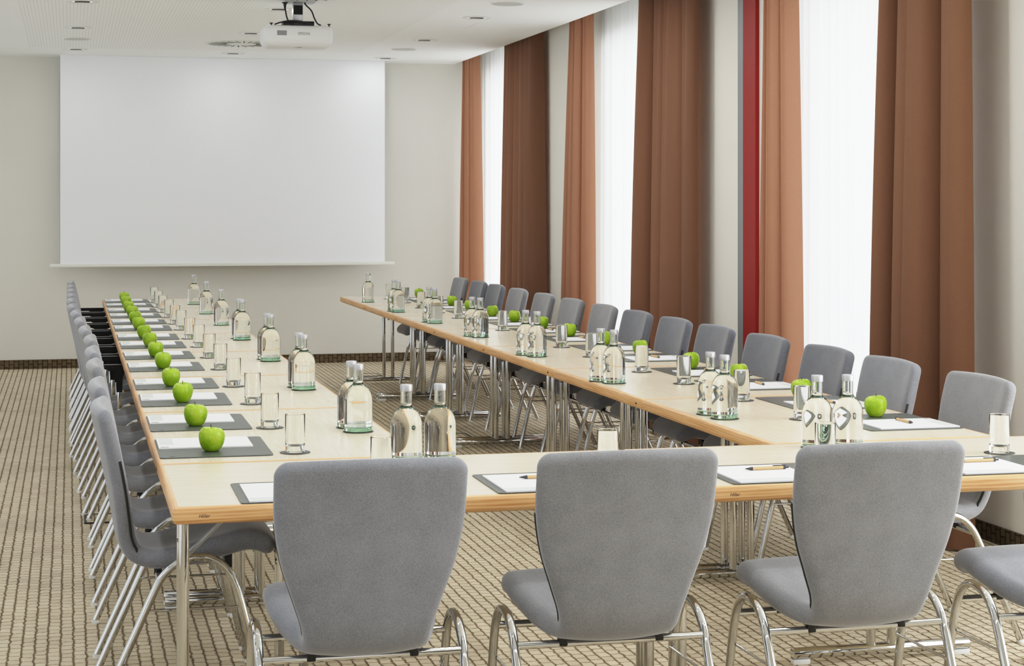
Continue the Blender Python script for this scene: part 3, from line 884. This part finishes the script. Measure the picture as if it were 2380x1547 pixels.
FM = [(.664, (.862, 5.09), 'leftmost'), (1.356, (1.534, 5.086), 'second from left'), (2.03, (2.222, 5.09), 'third from left'), (2.72, (2.845, 5.165), 'rightmost')]
for i, (x, gl, w) in enumerate(FM):
    setting('f', i, 4, x, Y0, PI/2, pen=True, apple=None, glass=gl, pen_u=.215, front_word=w)
LB = [(0.965, 6.132), (0.96, 7.586), (0.974, 9.025), (0.967, 10.486), (0.956, 11.818), (0.95, 13.074), (0.945, 14.332)]
RB = [(2.326, 6.19), (2.318, 7.547), (2.337, 8.966), (2.352, 10.36), (2.341, 11.669), (2.322, 12.941), (2.328, 14.339)]
for i, (x, y) in enumerate(LB):
    dx, dy = [(-.005, .125), (-.004, .12), (-.004, .12), (-.003, .125), None, None, None][i] or (None, None)
    single = dx is None
    bottle('l', x, y+.045, ('single clear' if single else 'front clear')+' water bottle on left row, %s table' % (ORD[i]+' from near'))
    if not single: bottle('l', x+dx, y+.045+dy, 'rear clear water bottle on left row, %s table' % (ORD[i]+' from near'))
for i, (x, y) in enumerate(RB):
    d = [(-.004, .14), (-.03, .105), (-.03, .12), (-.025, .11), (-.012, .13), (-.006, .13), None][i]
    bottle('r', x, y+.045, ('single clear' if d is None else 'front clear')+' water bottle on window side row, %s table' % (ORD[i]+' from near'))
    if d: bottle('r', x+d[0], y+.045+d[1], 'rear clear water bottle on window side row, %s table' % (ORD[i]+' from near'))
for x, y, lab in ((.998, 5.44, 'left clear water bottle of the near pair behind the leftmost front chair'), (1.103, 5.44, 'right clear water bottle of the near pair behind the leftmost front chair'),
                  (2.338, 5.42, 'left clear water bottle of the pair behind the third front chair'), (2.442, 5.415, 'right clear water bottle of the pair behind the third front chair')):
    bottle('f', x, y, lab)
def kill(o):
    for c in list(o.children): kill(c)
    bpy.data.objects.remove(o)
for p in protos: kill(p)

# ------------------------------------------------------------------ light
w = bpy.data.worlds.new('World'); SC.world = w; w.use_nodes = True
nt = w.node_tree; bg = nt.nodes['Background']
# made-up surround for fill: brighter low and left, dark patches for chrome reflections
tc = nt.nodes.new('ShaderNodeTexCoord'); sp = nt.nodes.new('ShaderNodeSeparateXYZ'); nt.links.new(tc.outputs['Generated'], sp.inputs[0])
mpn = nt.nodes.new('ShaderNodeMapping'); mpn.inputs['Scale'].default_value = (1, 1, .15); nt.links.new(tc.outputs['Generated'], mpn.inputs['Vector'])
nz = nt.nodes.new('ShaderNodeTexNoise'); nz.inputs['Scale'].default_value = 12; nz.inputs['Detail'].default_value = 0; nt.links.new(mpn.outputs[0], nz.inputs['Vector'])
cr = ramp(nt, nz.outputs['Fac'], [(.475, (.03, .03, .03, 1)), (.53, (1.0, 1.04, 1.08, 1)), (1, (1.25, 1.3, 1.34, 1))])
zr = ramp(nt, sp.outputs['Z'], [(0, (1.15, 1.15, 1.15, 1)), (.06, (1, 1, 1, 1))])
mu = nt.nodes.new('ShaderNodeMix'); mu.data_type = 'RGBA'; mu.blend_type = 'MULTIPLY'; mu.inputs['Factor'].default_value = 1
nt.links.new(cr, mu.inputs['A']); nt.links.new(zr, mu.inputs['B'])
mr = nt.nodes.new('ShaderNodeMapRange'); nt.links.new(sp.outputs['X'], mr.inputs[0])
mr.inputs[1].default_value = -.9; mr.inputs[2].default_value = -.2; mr.inputs[3].default_value = 1.7; mr.inputs[4].default_value = 1.0
nt.links.new(mu.outputs['Result'], bg.inputs['Color'])
ms = nt.nodes.new('ShaderNodeMath'); ms.operation = 'MULTIPLY'; nt.links.new(mr.outputs[0], ms.inputs[0]); ms.inputs[1].default_value = 1.2; nt.links.new(ms.outputs[0], bg.inputs['Strength'])
def area(name, loc, rot, sx, sy, power, col=(1, 1, 1)):
    l = bpy.data.lights.new(name, 'AREA'); l.shape = 'RECTANGLE'; l.size = sx; l.size_y = sy; l.energy = power; l.color = col
    o = bpy.data.objects.new(name, l); C.objects.link(o); o.location = loc; o.rotation_euler = rot
    return o
for i, (a, b) in enumerate(WIN):
    area('window_daylight', (XW+.2, (a+b)/2, 1.46), (0, PI/2, 0), 2.55, b-a-.1, (b-a)*(22, 20, 18, 44)[i], (.97, .985, 1))

def lamp(x, y, power, r):
    l = bpy.data.lights.new('fill_lamp', 'AREA'); l.shape = 'DISK'; l.size = 2*r; l.energy = power; l.color = (1, 1, 1)
    o = bpy.data.objects.new('fill_lamp', l); C.objects.link(o); o.location = (x, y, ZC-.008)
for (x, y), lab in DL: lamp(x-.075, y, 1.5 if y > 15.5 else 4, .025)  # lamps added in the fittings to brighten the far end
for y in (10.75, 8.9, 7.05, 5.2, 3.35, 1.5, -.35):          # unseen fill lamps added without fittings, spaced on like the downlight rows
    for x in (.07, 1.45, 2.91):
        lamp(x, y, 7, .07)

# ------------------------------------------------------------------ camera
F, TH, PY0, H = 4198.2, .2399, 475.7, 1.5224
cam = bpy.data.cameras.new('camera'); co = bpy.data.objects.new('camera', cam); C.objects.link(co)
co.location = (0, 0, H); co.rotation_euler = (PI/2, 0, -TH)
cam.sensor_fit = 'HORIZONTAL'; cam.sensor_width = 36
cam.lens = F*36/2380
cam.shift_y = -(1547/2-PY0)/2380
cam.clip_start = .05; cam.clip_end = 100
SC.camera = co
SC.view_settings.view_transform = 'Standard'
SC.view_settings.look = 'None'
SC.view_settings.exposure = 0.0
# soft highlight shoulder so the bright windows keep their folds, like the exposure-blended photograph
SC.view_settings.use_curve_mapping = True
cm = SC.view_settings.curve_mapping
cm.black_level = (0, 0, 0); cm.white_level = (3, 3, 3)
cv = cm.curves[3]
for x, y in ((.02, .047), (.05, .138), (.1, .30), (.2, .57), (.3, .75), (.5, .885)): cv.points.new(x, y)
cv.points[0].location = (0, 0); cv.points[-1].location = (1, .985)
cm.update()
SC.cycles.max_bounces = 14
SC.cycles.diffuse_bounces = 5
SC.cycles.glossy_bounces = 5
SC.cycles.transmission_bounces = 12
SC.cycles.transparent_max_bounces = 8
SC.cycles.sample_clamp_indirect = 6
SC.cycles.blur_glossy = 1.0
SC.cycles.use_denoising = True
